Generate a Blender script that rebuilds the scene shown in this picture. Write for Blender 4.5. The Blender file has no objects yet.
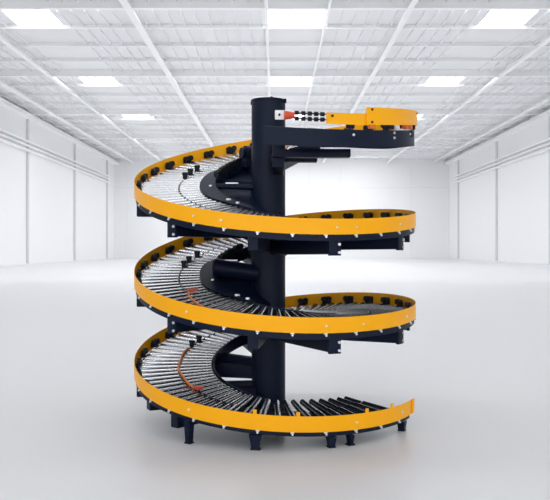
import bpy, bmesh, math, random
from mathutils import Vector, Matrix
from mathutils.bvhtree import BVHTree

random.seed(7)
scene = bpy.context.scene
COL = scene.collection
PI = math.pi
R = math.radians

# ------------------------------------------------------------------ materials
def mat(name, color, rough=0.5, metal=0.0, spec=0.5, coat=0.0, noise=None, bump=0.0, nscale=20.0):
    m = bpy.data.materials.new(name)
    m.use_nodes = True
    nt = m.node_tree
    b = nt.nodes['Principled BSDF']
    b.inputs['Base Color'].default_value = (*color, 1)
    b.inputs['Roughness'].default_value = rough
    b.inputs['Metallic'].default_value = metal
    b.inputs['Specular IOR Level'].default_value = spec
    b.inputs['Coat Weight'].default_value = coat
    if noise or bump:
        tc = nt.nodes.new('ShaderNodeTexCoord')
        n = nt.nodes.new('ShaderNodeTexNoise')
        n.inputs['Scale'].default_value = nscale
        n.inputs['Detail'].default_value = 4
        nt.links.new(tc.outputs['Object'], n.inputs['Vector'])
        if noise:
            mx = nt.nodes.new('ShaderNodeMix')
            mx.data_type = 'RGBA'
            mx.inputs['A'].default_value = (*color, 1)
            mx.inputs['B'].default_value = (*noise, 1)
            nt.links.new(n.outputs['Fac'], mx.inputs['Factor'])
            nt.links.new(mx.outputs['Result'], b.inputs['Base Color'])
        if bump:
            bp = nt.nodes.new('ShaderNodeBump')
            bp.inputs['Strength'].default_value = bump
            bp.inputs['Distance'].default_value = 0.01
            nt.links.new(n.outputs['Fac'], bp.inputs['Height'])
            nt.links.new(bp.outputs['Normal'], b.inputs['Normal'])
    return m

def emit(name, color, strength):
    m = bpy.data.materials.new(name)
    m.use_nodes = True
    b = m.node_tree.nodes['Principled BSDF']
    b.inputs['Base Color'].default_value = (0.9, 0.9, 0.9, 1)
    b.inputs['Emission Color'].default_value = (*color, 1)
    b.inputs['Emission Strength'].default_value = strength
    return m

YELLOW = mat('yellow_paint', (0.97, 0.43, 0.002), 0.38, spec=0.22, noise=(0.95, 0.415, 0.002), nscale=3)
NAVY = mat('navy_paint', (0.0040, 0.0082, 0.024), 0.42, spec=0.15, noise=(0.0048, 0.0098, 0.028), nscale=6)
BLACK = mat('black_rubber', (0.007, 0.009, 0.014), 0.55, spec=0.2, noise=(0.010, 0.012, 0.017), nscale=30)
BED = mat('dark_bed_steel', (0.012, 0.014, 0.02), 0.6, spec=0.2, noise=(0.016, 0.018, 0.025), nscale=12)
STEEL = mat('roller_steel', (0.72, 0.73, 0.75), 0.27, 1.0, noise=(0.65, 0.66, 0.68), nscale=9)
GLOSS_BLACK = mat('black_roller', (0.012, 0.014, 0.020), 0.14, spec=0.8, noise=(0.016, 0.018, 0.024), nscale=12)  # glossy black for the exit rollers and a stretch of the middle turn
ZINC = mat('zinc_plate', (0.86, 0.87, 0.88), 0.3, 0.6, noise=(0.78, 0.79, 0.8), nscale=25)
WHITE = mat('white_plastic', (0.86, 0.86, 0.86), 0.4, noise=(0.82, 0.82, 0.83), nscale=15)
ORANGE = mat('orange_cord', (0.80, 0.20, 0.015), 0.45, noise=(0.7, 0.16, 0.012), nscale=40)
RED = mat('red_plastic', (0.55, 0.03, 0.015), 0.4, noise=(0.6, 0.10, 0.02), nscale=18)

FLOOR = mat('polished_concrete', (0.70, 0.705, 0.72), 0.34, spec=0.5, noise=(0.67, 0.675, 0.695), nscale=0.35)
WALL = mat('white_wall_panel', (0.86, 0.865, 0.875), 0.7, noise=(0.84, 0.845, 0.855), nscale=0.2)
JOINT = mat('grey_joint', (0.81, 0.815, 0.825), 0.6, noise=(0.79, 0.795, 0.805), nscale=1)
POST = mat('grey_post_paint', (0.66, 0.67, 0.685), 0.6, noise=(0.63, 0.64, 0.655), nscale=1)
ROOF = mat('white_roof_sheet', (0.83, 0.835, 0.845), 0.6, noise=(0.81, 0.815, 0.825), nscale=0.3)
BEAM = mat('white_beam_paint', (0.95, 0.952, 0.955), 0.5, noise=(0.91, 0.915, 0.92), nscale=1)
PANE = emit('skylight_pane', (1.0, 1.0, 1.0), 6.0)
DIM_PANE = emit('dim_skylight_pane', (1.0, 1.0, 1.0), 4.0)

# ------------------------------------------------------------------ mesh helpers
def link(name, bm, material, parent=None, smooth=None):
    me = bpy.data.meshes.new(name)
    bmesh.ops.recalc_face_normals(bm, faces=bm.faces)
    bm.to_mesh(me)
    bm.free()
    for m in (material if isinstance(material, (list, tuple)) else [material]):
        me.materials.append(m)
    if smooth is not None:
        me.polygons.foreach_set('use_smooth', [True] * len(me.polygons))
        try:
            me.set_sharp_from_angle(angle=R(smooth))
        except Exception:
            pass
    o = bpy.data.objects.new(name, me)
    COL.objects.link(o)
    if parent:
        o.parent = parent
        o.matrix_parent_inverse = Matrix.Translation(-parent.location)
    return o

def box(bm, c, s, M=None, bev=0.0):
    """box centred at c with full sizes s; M rotates the box"""
    T = Matrix.Translation(c) @ (M.to_4x4() if M else Matrix.Identity(4)) @ Matrix.Diagonal((*s, 1))
    r = bmesh.ops.create_cube(bm, size=1, matrix=T)
    if bev:
        es = {e for v in r['verts'] for e in v.link_edges}
        bmesh.ops.bevel(bm, geom=list(es), offset=bev, segments=2, affect='EDGES', profile=0.5)

def cyl(bm, a, b, ra, rb=None, n=16, caps=True):
    a = Vector(a); b = Vector(b); d = b - a
    rb = ra if rb is None else rb
    q = d.to_track_quat('Z', 'Y').to_matrix().to_4x4()
    T = Matrix.Translation((a + b) / 2) @ q
    bmesh.ops.create_cone(bm, cap_ends=caps, segments=n, radius1=ra, radius2=rb, depth=d.length, matrix=T)

def tube(bm, pts, r, n=8):
    rings = []
    for i, p in enumerate(pts):
        d = (pts[min(i + 1, len(pts) - 1)] - pts[max(i - 1, 0)]).normalized()
        q = d.to_track_quat('Z', 'Y').to_matrix()
        rings.append([bm.verts.new(p + q @ Vector((r * math.cos(2 * PI * k / n), r * math.sin(2 * PI * k / n), 0))) for k in range(n)])
    for i in range(len(rings) - 1):
        for k in range(n):
            bm.faces.new((rings[i][k], rings[i][(k + 1) % n], rings[i + 1][(k + 1) % n], rings[i + 1][k]))
    bm.faces.new(rings[0]); bm.faces.new(rings[-1])

# ------------------------------------------------------------------ the spiral
CX, CY, RO = 0.0, 6.34, 1.10          # axis of the track, radius of the outer guard
RI, RM = 0.50, 0.755                  # inner ends of the rollers, lane divider
AX, AY, AR = -0.052, 6.34, 0.134      # the column
def sstep(x):
    x = min(1, max(0, x)); return x * x * (3 - 2 * x)
LIFT = 0.035
def zr(t, r=RO):
    """height of the outer guard's top edge at angle t, carried in to radius r"""
    u = (t - 3 * PI) / (2 * PI)
    z = 1.2079 - 0.7020 * u + (0.0340 * math.cos(t) + (0.1914 - 0.0507 * u) * math.sin(t)) * r / RO
    return z + LIFT + 0.075 * sstep((R(95) - t) / R(120))
def P(t, r, dz=0.0):
    return Vector((CX + r * math.cos(t), CY + r * math.sin(t), zr(t, r) + dz))
def frame(t):
    """columns: radial, tangent, up"""
    c, s = math.cos(t), math.sin(t)
    return Matrix(((c, -s, 0), (s, c, 0), (0, 0, 1)))
def sweep(bm, t0, t1, sect, step=2.0):
    """sweep a closed section [(r, dz)...] along the spiral from t0 to t1 (degrees); sect may be a function of t"""
    n = max(2, int(abs(t1 - t0) / step) + 1)
    rings = []
    for i in range(n + 1):
        t = R(t0 + (t1 - t0) * i / n)
        s = sect(math.degrees(t)) if callable(sect) else sect
        rings.append([bm.verts.new(P(t, r, dz)) for r, dz in s])
    m = len(rings[0])
    for i in range(n):
        for k in range(m):
            bm.faces.new((rings[i][k], rings[i][(k + 1) % m], rings[i + 1][(k + 1) % m], rings[i + 1][k]))
    bm.faces.new(rings[0]); bm.faces.new(rings[-1])
def rect(r0, r1, z0, z1):
    return [(r0, z0), (r1, z0), (r1, z1), (r0, z1)]

T0, T1 = -91.0, 1056.5
def low(t): return 0.070 * (1 - sstep((t - 5) / 40))    # the infeed's bed lies deeper in its channel
conv = bpy.data.objects.new('spiral_conveyor', None)
COL.objects.link(conv)
conv.location = (AX, AY, 0)
conv['label'] = 'tall spiral roller conveyor with bright yellow guard rails around a dark navy central column'
conv['category'] = 'conveyor'
def part(name, bm, m, smooth=None, parent=None):
    if parent is None:
        return link(name, bm, m, conv, smooth)
    o = link(name, bm, m, None, smooth)
    o.parent = parent
    return o

occl = bmesh.new()                    # what can hide rollers from the viewpoint
def keep(bm):
    me = bpy.data.meshes.new('tmp'); bm.to_mesh(me); occl.from_mesh(me); bpy.data.meshes.remove(me)

# central column
bm = bmesh.new()
prof = [(0.0, 0.012), (AR, 0.012), (AR, 2.490), (AR + 0.004, 2.493), (AR + 0.004, 2.505), (AR - 0.012, 2.505), (AR - 0.012, 2.46), (0.0, 2.46)]
n = 48; rings = []
for r, z in prof:
    rings.append([bm.verts.new((AX + r * math.cos(2 * PI * k / n), AY + r * math.sin(2 * PI * k / n), z)) for k in range(n)] if r > 0 else [bm.verts.new((AX, AY, z))])
for a, b in zip(rings, rings[1:]):
    for k in range(n):
        k2 = (k + 1) % n
        if len(a) == 1: bm.faces.new((a[0], b[k], b[k2]))
        elif len(b) == 1: bm.faces.new((a[k], a[k2], b[0]))
        else: bm.faces.new((a[k], a[k2], b[k2], b[k]))
keep(bm)
column = part('column', bm, NAVY, 35)
for a in (40, 160, 280, 340):         # small lugs on the rim
    bm = bmesh.new()
    c, s = math.cos(R(a)), math.sin(R(a))
    box(bm, (AX + c * (AR + 0.006), AY + s * (AR + 0.004), 2.492), (0.018, 0.020, 0.034), frame(R(a)), 0.003)
    part('lifting_lug', bm, NAVY, parent=column)
bm = bmesh.new()
cyl(bm, (AX, AY, 0.0), (AX, AY, 0.016), 0.24, n=40)
cyl(bm, (AX, AY, 0.016), (AX, AY, 0.03), 0.16, n=40)
base = part('base_plate', bm, NAVY, 35)
for k in range(8):
    a = 2 * PI * (k + 0.5) / 8
    bm = bmesh.new()
    cyl(bm, (AX + 0.205 * math.cos(a), AY + 0.205 * math.sin(a), 0.016), (AX + 0.205 * math.cos(a), AY + 0.205 * math.sin(a), 0.034), 0.014, n=6)
    part('anchor_bolt', bm, ZINC, parent=base)

# outer guard (yellow band with a small folded lip top and bottom)
RG = RO
def guard(t0, t1, top, bot):
    bm = bmesh.new()
    sweep(bm, t0, t1, [(RG - 0.004, bot), (RG - 0.014, bot), (RG - 0.014, bot - 0.003), (RG, bot - 0.003), (RG, top),
                       (RG - 0.004, top)])
    return bm
bm = guard(50, T1, 0.0, -0.102); keep(bm)
rail = part('outer_guard_rail', bm, YELLOW, 30)
bm = guard(-72.0, -54.5, -0.026, -0.098); keep(bm)
part('entry_guard', bm, YELLOW, 30)
bm = bmesh.new()
def sec(t):
    top = 0.020 - 0.020 * sstep((t + 50) / 60); bot = -0.098 - 0.004 * sstep((t + 10) / 50)
    return [(RG + 0.004, bot), (RG + 0.010, bot), (RG + 0.010, top), (RG + 0.004, top)]
sweep(bm, -56.0, 52, sec); keep(bm)
o = part('end_guard', bm, YELLOW, 30)
for t, dz in ((-53.5, 0.006), (-53.5, -0.08), (-14, -0.01), (-70, -0.045)):
    bm = bmesh.new()
    cyl(bm, P(R(t), RG + 0.006, dz), P(R(t), RG + 0.017, dz), 0.008, n=10)
    part('rivet', bm, BLACK, parent=o)
# folded end of the guard at the discharge
bm = bmesh.new()
F = frame(R(T1))
sweep(bm, T1 - 0.5, T1 + 1.8, lambda t: [(RG + 0.002, -0.10), (RG + 0.012, -0.10), (RG + 0.012, 0.002), (RG + 0.002, 0.002)], 1.0)
part('guard_end_flap', bm, YELLOW, parent=rail)

# inner guard, side channels, bed
bm = bmesh.new(); sweep(bm, 62, 985, rect(RI - 0.022, RI - 0.014, -0.14, -0.086)); keep(bm)
part('inner_guard_rail', bm, NAVY, 30)
def och(t):
    k = 1 - sstep((t - 20) / 60)
    b = -0.150 - 0.106 * k + 0.016 * sstep((t - 920) / 40)
    return [(RG - 0.050, b), (RG - 0.012, b), (RG - 0.012, -0.112 - 0.024 * k), (RG - 0.018, -0.112 - 0.024 * k),
            (RG - 0.018, b + 0.006), (RG - 0.050, b + 0.006)]
bm = bmesh.new(); sweep(bm, T0 - 3, T1 - 1, och); keep(bm)
channel = part('outer_side_channel', bm, NAVY, 30)
bm = bmesh.new(); sweep(bm, 40, 930, [(RI - 0.014, -0.185), (RI + 0.03, -0.185), (RI + 0.03, -0.178), (RI - 0.006, -0.178), (RI - 0.006, -0.10), (RI - 0.014, -0.10)]); keep(bm)
part('inner_side_channel', bm, NAVY, 30)
bm = bmesh.new(); sweep(bm, T0 + 6, T1 - 10, lambda t: rect(RI, RG - 0.05, -0.150 - low(t), -0.143 - low(t))); keep(bm)
part('track_bed', bm, BED, 30)
bm = bmesh.new(); sweep(bm, T0 + 6, T1 - 6, lambda t: rect(RM - 0.004, RM + 0.004, -0.143 - low(t), -0.118 - low(t) + 0.03 * sstep((t - 830) / 30))); keep(bm)
divider = part('lane_divider', bm, BLACK, 30)

# support arms from the column out under the track
k = 0
arms = [q + 360.0 * i for i in range(3) for q in (4, 40, 76, 112, 150, 188, 228, 262, 292, 328)]
arms = [q for q in arms if 60 < q < 965] + [889, 928]
C0 = Vector((AX, AY, 0))
for t in arms:
    a = R(t)
    bm = bmesh.new()
    top0, top1 = -0.155, -0.155
    end = P(a, RG - 0.050)
    start = Vector((AX + 0.11 * math.cos(a), AY + 0.11 * math.sin(a), min(zr(a, 0.11), end.z)))
    Fm = frame(a)
    tan = Fm @ Vector((0, 1, 0))
    w = 0.036
    side = 0.042 if t % 360 == 188 else 0.0
    end = end + Fm @ Vector((0.03 if side else 0, 0, -side)); start = start + Vector((0, 0, -side))
    deep0, deep1 = 0.110, 0.100
    vs = []
    for p, d in ((start, deep0), (end, deep1)):
        for s, z in ((-1, -0.146), (1, -0.146), (1, -0.146 - d), (-1, -0.146 - d)):
            vs.append(bm.verts.new(p + tan * (w * s) + Vector((0, 0, z))))
    for q in ((0, 1, 2, 3), (7, 6, 5, 4), (0, 4, 5, 1), (1, 5, 6, 2), (2, 6, 7, 3), (3, 7, 4, 0)):
        bm.faces.new([vs[i] for i in q])
    bmesh.ops.bevel(bm, geom=bm.edges[:], offset=0.005, segments=1, affect='EDGES')
    keep(bm)
    arm = part('support_arm', bm, NAVY, 30)
    if t % 360 in (188, 262) or t in (889, 928, 948): continue
    lower = 0.095 * (1 - sstep((t - 20) / 60))
    bm = bmesh.new()
    box(bm, P(a, RG - 0.038, -0.195 - lower), (0.024, 0.088, 0.115), Fm, 0.003)
    plate = part('end_plate', bm, NAVY, 30, parent=arm)
    for sz in (-0.175, -0.230):
        bm = bmesh.new()
        c = P(a, RG - 0.030, sz - lower) + tan * 0.028
        cyl(bm, c, c + Fm @ Vector((0.014, 0, 0)), 0.0095, n=8)
        part('bolt', bm, ZINC, parent=plate)

# hub plates closing the well of the two upper turns, a gear motor and inner wheels
for t0, t1 in ((92, 262), (500, 618)):
    bm = bmesh.new(); sweep(bm, t0, t1, rect(0.12, RI - 0.014, -0.175, -0.165), 4); keep(bm)
    part('hub_plate', bm, NAVY, 30)
bm = bmesh.new()
a = R(118); Fm = frame(a); c = P(a, RI - 0.07, -0.02)
cyl(bm, c - Fm @ Vector((0.02, 0.07, 0)), c + Fm @ Vector((-0.02, 0.07, 0)), 0.062, n=24)
cyl(bm, c + Fm @ Vector((-0.02, 0.07, 0)), c + Fm @ Vector((-0.02, 0.10, 0)), 0.045, n=20)
box(bm, c + Vector((0, 0, -0.085)), (0.12, 0.16, 0.07), Fm, 0.006)
part('gear_motor', bm, NAVY, 35)
for t in (130, 141, 152, 163, 490, 502, 514):
    a = R(t); Fm = frame(a)
    bm = bmesh.new()
    box(bm, P(a, RI - 0.02, -0.085), (0.03, 0.085, 0.06), Fm, 0.004)
    for s_ in (-1, 1):
        c = P(a + s_ * 0.042, RI - 0.018, -0.055)
        cyl(bm, c - Fm @ Vector((0.02, 0, 0)), c + Fm @ Vector((0.02, 0, 0)), 0.024, n=14)
    part('inner_guide_wheel_pair', bm, BLACK, 30)
# zinc strip standing in for the glint on the inner guard's edge, middle turn
bm = bmesh.new(); sweep(bm, 655, 815, rect(RI - 0.026, RI - 0.010, -0.086, -0.074))
part('edge_glint', bm, ZINC, 30)
# stay tubes from the column to the inner guard
for xo, yo, zo, xi, zi, r in ((-0.455, 6.30, 1.822, -0.15, 1.812, 0.022), (-0.475, 6.28, 1.185, -0.13, 1.135, 0.068)):
    bm = bmesh.new()
    cyl(bm, (xo, yo, zo), (xi, yo, zi), r, n=20)
    cyl(bm, (xo - 0.012, yo, zo), (xo, yo, zo), r * 0.8, r, 20)
    stay = part('stay_tube', bm, NAVY, 40)
    bm = bmesh.new()
    box(bm, (xo * 0.62 + xi * 0.38, yo, zo * 0.62 + zi * 0.38 + r + 0.004), (0.10, 0.035, 0.012), None, 0.003)
    part('clamp_plate', bm, ZINC, 30, parent=stay)
# clamps that hold the guard rail (zinc) along its lower edge
t = 60.0
while t < T1 - 4:
    a = R(t); Fm = frame(a)
    bm = bmesh.new()
    box(bm, P(a, RG - 0.010, -0.110), (0.012, 0.026, 0.014), Fm, 0.003)
    c = P(a, RG - 0.008, -0.122)
    cyl(bm, c, c + Fm @ Vector((0.012, 0, 0)), 0.0065, n=8)
    part('rail_clamp', bm, ZINC, 30)
    t += 12.0
# small screw heads through the guard's face
for t in (251, 292, 324, 597, 663, 690, 648, 958, 1020, 1046, 300, 240):
    bm = bmesh.new()
    a = R(t); dz = -0.055
    cyl(bm, P(a, RG - 0.001, dz), P(a, RG + 0.005, dz), 0.0075, n=10)
    part('screw', bm, ZINC, 30, parent=rail)
# yellow tabs standing on the rail of the lowest turn
for t in (983, 998, 1025, 1039):
    a = R(t)
    bm = bmesh.new()
    box(bm, P(a, RG - 0.008, 0.010), (0.014, 0.026, 0.034), frame(a), 0.005)
    part('rail_tab', bm, YELLOW, 30, parent=rail)

# dark covers over the inner ends of the rollers
for t0, t1 in ((128, 250), (498, 612)):
    bm = bmesh.new()
    def cov(t):
        w = 0.095 * sstep((t - t0) / 30) * sstep((t1 - t) / 45)
        return [(RI - 0.03, -0.150), (RI - 0.024, -0.150), (RI - 0.024, -0.078), (RI + w, -0.082), (RI + w, -0.076), (RI - 0.03, -0.066)]
    sweep(bm, t0, t1, cov); keep(bm)
    cover = part('inner_cover', bm, NAVY, 30)
    for q, rr, sz in ((t0 + 62, 0.012, 0.014), (t0 + 98, 0.0, 0.022), (t0 + 108, -0.004, 0.016)):
        bm = bmesh.new(); c = P(R(q), RI + rr, -0.076)
        cyl(bm, c, c + Vector((0, 0, 0.014)), sz, sz * 0.8, 12)
        part('cap_nut', bm, ZINC, 35, parent=cover)
# pairs of black guide wheels on the inside of the guard
t = -20.0
while t < T1 - 8:
    a = R(t); Fm = frame(a)
    bm = bmesh.new()
    box(bm, P(a, RG - 0.022, -0.075), (0.020, 0.085, 0.040), Fm, 0.004)
    for s in (-1, 1):
        c = P(a + s * 0.022, RG - 0.018, -0.050)
        cyl(bm, c, c + Fm @ Vector((-0.030, 0, 0)), 0.0235, n=14)
    part('guide_wheel_pair', bm, BLACK, 30)
    t += 12.0

# rollers: a tapered steel roller in each lane, with a black end on the inner one
cam_pos = Vector((0, 0, 1.3 + LIFT))
bvh = BVHTree.FromBMesh(occl)
rollers = []
t = T0 + 31
def rad(r): return 0.0135 + 0.0125 * (r - RI) / (RO - RI)
while t < T1 - 2:
    for lane, (r0, r1) in enumerate(((RI + 0.004, RM - 0.007), (RM + 0.009, RO - 0.045))):
        a = R(t)
        if lane == 0: r0 += 0.12 * sstep((t - 1000) / 58)
        tw = 0.085 * sstep((t - 975) / 80)          # the exit rollers rise towards their inner ends
        A = P(a, r0, -0.103 - low(t) + tw * (RO - r0) / (RO - RI)); B = P(a, r1, -0.103 - low(t) + tw * (RO - r1) / (RO - RI))
        vis = 0.0
        for i in range(7):
            p = A.lerp(B, (i + 0.5) / 7) + Vector((0, 0, 0.03))
            d = p - cam_pos; L = d.length
            if bvh.ray_cast(cam_pos, d / L, L - 0.02)[0] is None:
                vis += 1.0
        d = (A + B) / 2 - cam_pos
        side = (B - A) - d.normalized() * (B - A).dot(d.normalized())
        q = 1.55 if t > 965 else 1.0
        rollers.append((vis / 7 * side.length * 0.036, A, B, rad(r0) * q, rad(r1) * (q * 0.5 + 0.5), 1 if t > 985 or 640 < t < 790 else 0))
    t += 7.2 if t > 965 else 5.5 if 610 < t < 700 else 4.5
rollers.sort(key=lambda q: -q[0])
def one_roller(bm, A, B, ra, rb, mi=0):
    n0 = len(bm.faces)
    d = (B - A).normalized()
    cyl(bm, A, B, ra, rb, 14)
    cyl(bm, A - d * 0.004, A, ra * 0.72, ra * 0.95, 12)
    cyl(bm, B, B + d * 0.012, 0.006, 0.006, 8)
    bm.faces.ensure_lookup_table()
    for f in bm.faces[n0:]: f.material_index = mi
for v, A, B, ra, rb, mi in rollers[:100]:
    bm = bmesh.new(); one_roller(bm, A, B, ra, rb)
    part('roller', bm, GLOSS_BLACK if mi else STEEL, 35)
bm = bmesh.new()
for v, A, B, ra, rb, mi in rollers[100:]:
    one_roller(bm, A, B, ra, rb, mi)
o = part('roller', bm, [STEEL, GLOSS_BLACK], 35)
o['kind'] = 'stuff'
occl.free()

# bearing blocks on the lane divider, cords and plugs
for t in (150, 158, 166, 510, 520, 528, 868, 876):
    bm = bmesh.new(); a = R(t); Fm = frame(a)
    box(bm, P(a, RM, -0.075), (0.034, 0.03, 0.036), Fm, 0.004)
    c = P(a, RM, -0.05)
    cyl(bm, c + Fm @ Vector((-0.022, 0, 0)), c + Fm @ Vector((0.022, 0, 0)), 0.013, n=10)
    part('bearing_block', bm, BLACK, 30)
bm = bmesh.new()
tube(bm, [P(R(882 + 56 * i / 30), RM + 0.004 * math.sin(i * 0.5), -0.079) for i in range(31)], 0.0085)
cord = part('drive_cord', bm, ORANGE, 60)
cord['label'] = 'orange drive cord along the lane divider of the lowest turn'
bm = bmesh.new()
a = R(941); box(bm, P(a, RM - 0.01, -0.070), (0.05, 0.07, 0.022), frame(a), 0.005)
part('cord_plug', bm, RED, 30, parent=cord)
bm = bmesh.new()
a = R(572); box(bm, P(a, RM - 0.03, -0.074), (0.07, 0.05, 0.02), frame(a), 0.005)
part('cable_plug', bm, RED, 30)
bm = bmesh.new()
tube(bm, [P(R(574 + 22 * i / 16), RM + 0.02 + 0.11 * i / 16, -0.078) for i in range(17)], 0.006)
part('sensor_cable', bm, ORANGE, 60)

# infeed at the top: white end bracket, red roller end, chain of black wheels
Fm = frame(R(-88))
bm = bmesh.new()
box(bm, P(R(-87), RG - 0.02, -0.058), (0.012, 0.115, 0.062), frame(R(-87)), 0.006)
infeed = part('infeed_bracket', bm, WHITE, 30)
bm = bmesh.new()
a = R(-85.6)
cyl(bm, P(a, RG - 0.015, -0.058) - frame(a) @ Vector((0, 0.025, 0)), P(a, RG - 0.015, -0.058) + frame(a) @ Vector((0, 0.045, 0)), 0.031, 0.020, 16)
part('drum_end', bm, RED, 35, parent=infeed)
bm = bmesh.new()
cyl(bm, P(R(-88.5), RG, -0.058), P(R(-88.5), RG, -0.058) + Vector((0, -0.016, 0)), 0.008, n=8)
part('bolt', bm, BLACK, parent=infeed)
for i in range(5):
    t = -82.3 + 2.35 * i
    bm = bmesh.new(); a = R(t); Fm = frame(a)
    for dz in (-0.040, -0.076):
        c = P(a, RG - 0.03, dz)
        cyl(bm, c - Fm @ Vector((0, 0.012, 0)), c + Fm @ Vector((0, 0.013, 0)), 0.0145, n=10)
        cyl(bm, c - Fm @ Vector((0, 0.032, 0)), c + Fm @ Vector((0, 0.032, 0)), 0.004, n=8)
    part('chain_wheel', bm, BLACK, 30)
for t, m in ((-62, NAVY), (-52, ORANGE), (-41, BLACK), (-37, WHITE), (-29, RED), (-22, ORANGE), (-14, BLACK), (-7, BLACK)):
    bm = bmesh.new(); a = R(t)
    box(bm, P(a, RG - 0.02, -0.113), (0.03, 0.055, 0.030), frame(a), 0.004)
    part('roller_holder', bm, m, 30)
# end plate of the infeed channel and its slotted marks
for t, dz in ((-61, -0.17), (-39.5, -0.155), (-39.5, -0.19), (-24, -0.165)):
    c = P(R(t), RG - 0.012, dz)
    bm = bmesh.new(); cyl(bm, c, c + frame(R(t)) @ Vector((0.008, 0, 0)), 0.009, n=10)
    part('bolt', bm, ZINC, 30, parent=channel)
bm = bmesh.new()
box(bm, P(R(-21), RG - 0.008, -0.165), (0.014, 0.075, 0.045), frame(R(-21)), 0.006)
part('cover_plate', bm, BLACK, 30, parent=channel)
# stepped brackets between the infeed channel and the column
bm = bmesh.new(); box(bm, (0.255, 5.62, 1.998), (0.545, 0.10, 0.055), None, 0.005); part('step_bracket', bm, NAVY, 30)
bm = bmesh.new(); box(bm, (0.140, 5.85, 1.990), (0.335, 0.10, 0.055), None, 0.005); part('step_bracket', bm, NAVY, 30)
bm = bmesh.new(); box(bm, (0.025, 5.96, 2.015), (0.085, 0.60, 0.22), None, 0.006); part('column_bracket', bm, NAVY, 30)

# feet of the lowest turn
for t, w in ((956, 0.05), (983, 0.085), (1011, 0.06), (1019, 0.035), (1052, 0.06)):
    a = R(t); Fm = frame(a)
    top = P(a, RG - 0.05, -0.15)
    bm = bmesh.new()
    vs = []
    for z, ww, dd in ((top.z, w, 0.06), (top.z * 0.35 + 0.008, w * 0.72, 0.05), (0.008, w * 0.62, 0.045)):
        for sx, sy in ((-1, -1), (1, -1), (1, 1), (-1, 1)):
            v = Fm @ Vector((sx * dd / 2, sy * ww / 2, 0)); vs.append(bm.verts.new((top.x + v.x, top.y + v.y, z)))
    for b in (0, 4):
        for k in range(4):
            bm.faces.new((vs[b + k], vs[b + (k + 1) % 4], vs[b + 4 + (k + 1) % 4], vs[b + 4 + k]))
    bm.faces.new(vs[:4]); bm.faces.new(vs[-4:])
    leg = part('leg', bm, NAVY, 30)
    bm = bmesh.new(); box(bm, (top.x, top.y, 0.005), (0.05, max(0.05, w * 0.8), 0.010), Fm, 0.002)
    part('foot_pad', bm, BLACK, 30, parent=leg)

# ------------------------------------------------------------------ the hall
XL, XR, YB, YF, H = -19.8, 21.5, 98.8, -14.0, 11.83
def struct(name, bm, m, smooth=None):
    o = link(name, bm, m, None, smooth); o['kind'] = 'structure'; return o
bm = bmesh.new(); box(bm, ((XL + XR) / 2, (YB + YF) / 2, -0.1), (XR - XL + 1, YB - YF + 1, 0.2)); struct('floor', bm, FLOOR)
bm = bmesh.new(); box(bm, (XL - 0.15, (YB + YF) / 2, 6.3), (0.3, YB - YF, 12.6)); struct('wall_left', bm, WALL)
bm = bmesh.new(); box(bm, (XR + 0.15, (YB + YF) / 2, 6.3), (0.3, YB - YF, 12.6)); struct('wall_right', bm, WALL)
bm = bmesh.new(); box(bm, ((XL + XR) / 2, YB + 0.15, 6.3), (XR - XL + 0.6, 0.3, 12.6)); struct('wall_back', bm, WALL)

PU0, PUS = 35.9, 3.50                 # purlin positions along the hall
SKX = ((-12.65, -10.4), (-0.35, 2.38), (9.95, 12.2))
SK0, SKL = 1.1, 2.35
rows = [k for k in range(-12, 9, 4)]
ZR = 12.35
# roof sheet with standing seams, open where the skylights sit
bm = bmesh.new()
def quad(x0, x1, y0, y1, z):
    bm.faces.new([bm.verts.new(v) for v in ((x0, y0, z), (x0, y1, z), (x1, y1, z), (x1, y0, z))])
sk_y = [(PU0 + PUS * k + SK0, PU0 + PUS * k + SK0 + SKL) for k in rows if PU0 + PUS * k > YF]
ys = sorted({YF, YB} | {v for p in sk_y for v in p})
for y0, y1 in zip(ys, ys[1:]):
    if y1 <= YF or y0 >= YB: continue
    hole = any(abs(y0 - a) < 0.01 for a, b in sk_y)
    if not hole:
        quad(XL, XR, max(y0, YF), y1, ZR)
    else:
        xs = [XL] + [v for p in SKX for v in p] + [XR]
        for i in range(0, len(xs), 2):
            quad(xs[i], xs[i + 1], y0, y1, ZR)
x = XL + 0.3
while x < XR:
    if not any(a - 0.1 < x < b + 0.1 for a, b in SKX):
        box(bm, (x, (YF + YB) / 2, ZR - 0.06), (0.06, YB - YF, 0.12))
    x += 0.63
me = bpy.data.meshes.new('ceiling'); bm.to_mesh(me); bm.free(); me.materials.append(ROOF)
o = bpy.data.objects.new('ceiling', me); COL.objects.link(o); o['kind'] = 'structure'
# skylights
nw = 0
for k in rows:
    y0 = PU0 + PUS * k + SK0; y1 = y0 + SKL
    if y0 < YF: continue
    for (x0, x1) in SKX:
        nw += 1
        bm = bmesh.new()
        bm.faces.new([bm.verts.new(v) for v in ((x0, y0, ZR), (x0, y1, ZR), (x1, y1, ZR), (x1, y0, ZR))])
        w = struct('window_%d' % nw, bm, PANE if k > -2 else DIM_PANE)
        bm = bmesh.new()
        for xx in (x0, x0 + (x1 - x0) * 0.25, x0 + (x1 - x0) * 0.5, x0 + (x1 - x0) * 0.75, x1):
            box(bm, (xx, (y0 + y1) / 2, ZR - 0.03), (0.045, y1 - y0, 0.06))
        f = link('window_frame', bm, BEAM); f.parent = w
nt_ = 0
def trim(bm, m=BEAM, smooth=None):
    global nt_
    nt_ += 1
    return struct('trim_%d' % nt_, bm, m, smooth)
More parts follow.
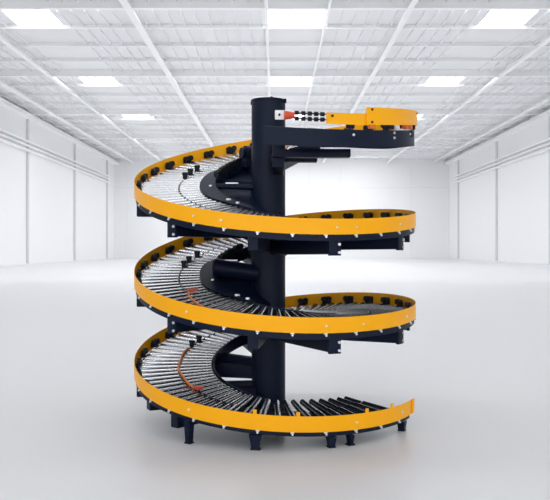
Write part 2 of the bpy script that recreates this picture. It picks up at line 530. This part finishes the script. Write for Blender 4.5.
# purlins across, a doubled girder every fourth
k = -14
while PU0 + PUS * k < YB - 0.5:
    y = PU0 + PUS * k
    if y > YF + 0.3:
        bm = bmesh.new()
        w = 0.13
        box(bm, ((XL + XR) / 2, y, ZR - 0.20), (XR - XL, w, 0.04))
        box(bm, ((XL + XR) / 2, y, ZR - 0.10), (XR - XL, 0.03, 0.18))
        if k % 4 == 0:
            box(bm, ((XL + XR) / 2, y - 0.45, ZR - 0.40), (XR - XL, 0.24, 0.06))
            box(bm, ((XL + XR) / 2, y - 0.45, ZR - 0.20), (XR - XL, 0.04, 0.40))
        trim(bm)
    k += 1
# beams running down the hall
for xb, w in ((-17.5, 0.34), (-13.8, 0.24), (-6.45, 0.34), (-0.38, 0.14), (2.36, 0.10), (5.95, 0.26), (13.85, 0.24), (19.4, 0.30)):
    bm = bmesh.new()
    box(bm, (xb, (YF + YB) / 2, H + 0.02), (w, YB - YF, 0.05))
    box(bm, (xb, (YF + YB) / 2, H + 0.12), (0.04, YB - YF, 0.2))
    trim(bm)
# ledges where the walls meet the roof
for xb, s in ((XL, 1), (XR, -1)):
    bm = bmesh.new(); box(bm, (xb + s * 0.30, (YF + YB) / 2, 11.75), (0.6, YB - YF, 0.30)); trim(bm)
    # cable trays along the side walls
    bm = bmesh.new()
    for z in (9.75, 9.40, 9.05):
        box(bm, (xb + s * 0.22, (YF + YB - 4) / 2, z), (0.30, YB - YF - 4, 0.13))
    trim(bm)
# posts on the side walls
for xb, s, yy in ((XL, 1, (3.7, 18.7, 33.7, 48.7, 63.7, 78.7, 93.9)), (XR, -1, (2.2, 17.2, 32.2, 47.2, 62.2, 77.3, 93.4))):
    for y in yy:
        bm = bmesh.new()
        box(bm, (xb + s * 0.10, y, 5.85), (0.18, 0.20, 11.5))
        trim(bm, POST)
# joints of the back wall's panels
for x in (-18.3, -10.0, -1.6, 4.2, 8.1, 16.8):
    bm = bmesh.new(); box(bm, (x, YB - 0.02, 5.8), (0.09, 0.06, 11.6)); trim(bm, JOINT)
bm = bmesh.new(); box(bm, ((XL + XR) / 2, YB - 0.03, 8.8), (XR - XL, 0.08, 0.09)); trim(bm, JOINT)
bm = bmesh.new(); box(bm, ((XL + XR) / 2, YB - 0.06, 0.06), (XR - XL, 0.10, 0.12)); o = struct('baseboard_back', bm, JOINT)
bm = bmesh.new(); box(bm, (XL + 0.04, (YF + YB) / 2, 0.06), (0.08, YB - YF, 0.12)); struct('baseboard_left', bm, JOINT)
bm = bmesh.new(); box(bm, (XR - 0.04, (YF + YB) / 2, 0.06), (0.08, YB - YF, 0.12)); struct('baseboard_right', bm, JOINT)

# ------------------------------------------------------------------ light, camera
FILL, NEAR = 1900.0, 0.35
world = bpy.data.worlds.new('daylight')
scene.world = world
world.use_nodes = True
bg = world.node_tree.nodes['Background']
bg.inputs['Color'].default_value = (0.97, 0.985, 1.0, 1)
bg.inputs['Strength'].default_value = 2.4

# added fill lights, hidden behind the girders and clear of the beams
for k in range(-8, 17, 4):
    y = PU0 + PUS * k + 0.42
    for x0, x1 in ((-12.9, -7.4), (-5.5, -1.0), (0.3, 1.7), (3.0, 5.0), (6.9, 12.9)):
        L = bpy.data.lights.new('fill_light', 'AREA')
        L.shape = 'RECTANGLE'; L.size = x1 - x0; L.size_y = 0.6
        L.energy = (FILL if k > -2 else FILL * NEAR) * (x1 - x0) / 19.4
        lo = bpy.data.objects.new('fill_light', L); COL.objects.link(lo)
        lo.location = ((x0 + x1) / 2, y, ZR - 0.05)

cam = bpy.data.cameras.new('camera')
cam.sensor_width = 36
cam.lens = 800 / 550 * 36
cam.shift_y = -2 / 550
cam.clip_end = 400
co = bpy.data.objects.new('camera', cam)
COL.objects.link(co)
co.location = cam_pos
co.rotation_euler = (PI / 2, 0, 0)
scene.camera = co

vs_ = scene.view_settings
scene.display_settings.display_device = 'sRGB'
vs_.view_transform = 'Standard'
vs_.look = 'None'
vs_.gamma = 1
vs_.use_curve_mapping = False
vs_.exposure = -0.25
scene.cycles.use_denoising = True
scene.cycles.max_bounces = 10
scene.cycles.diffuse_bounces = 8
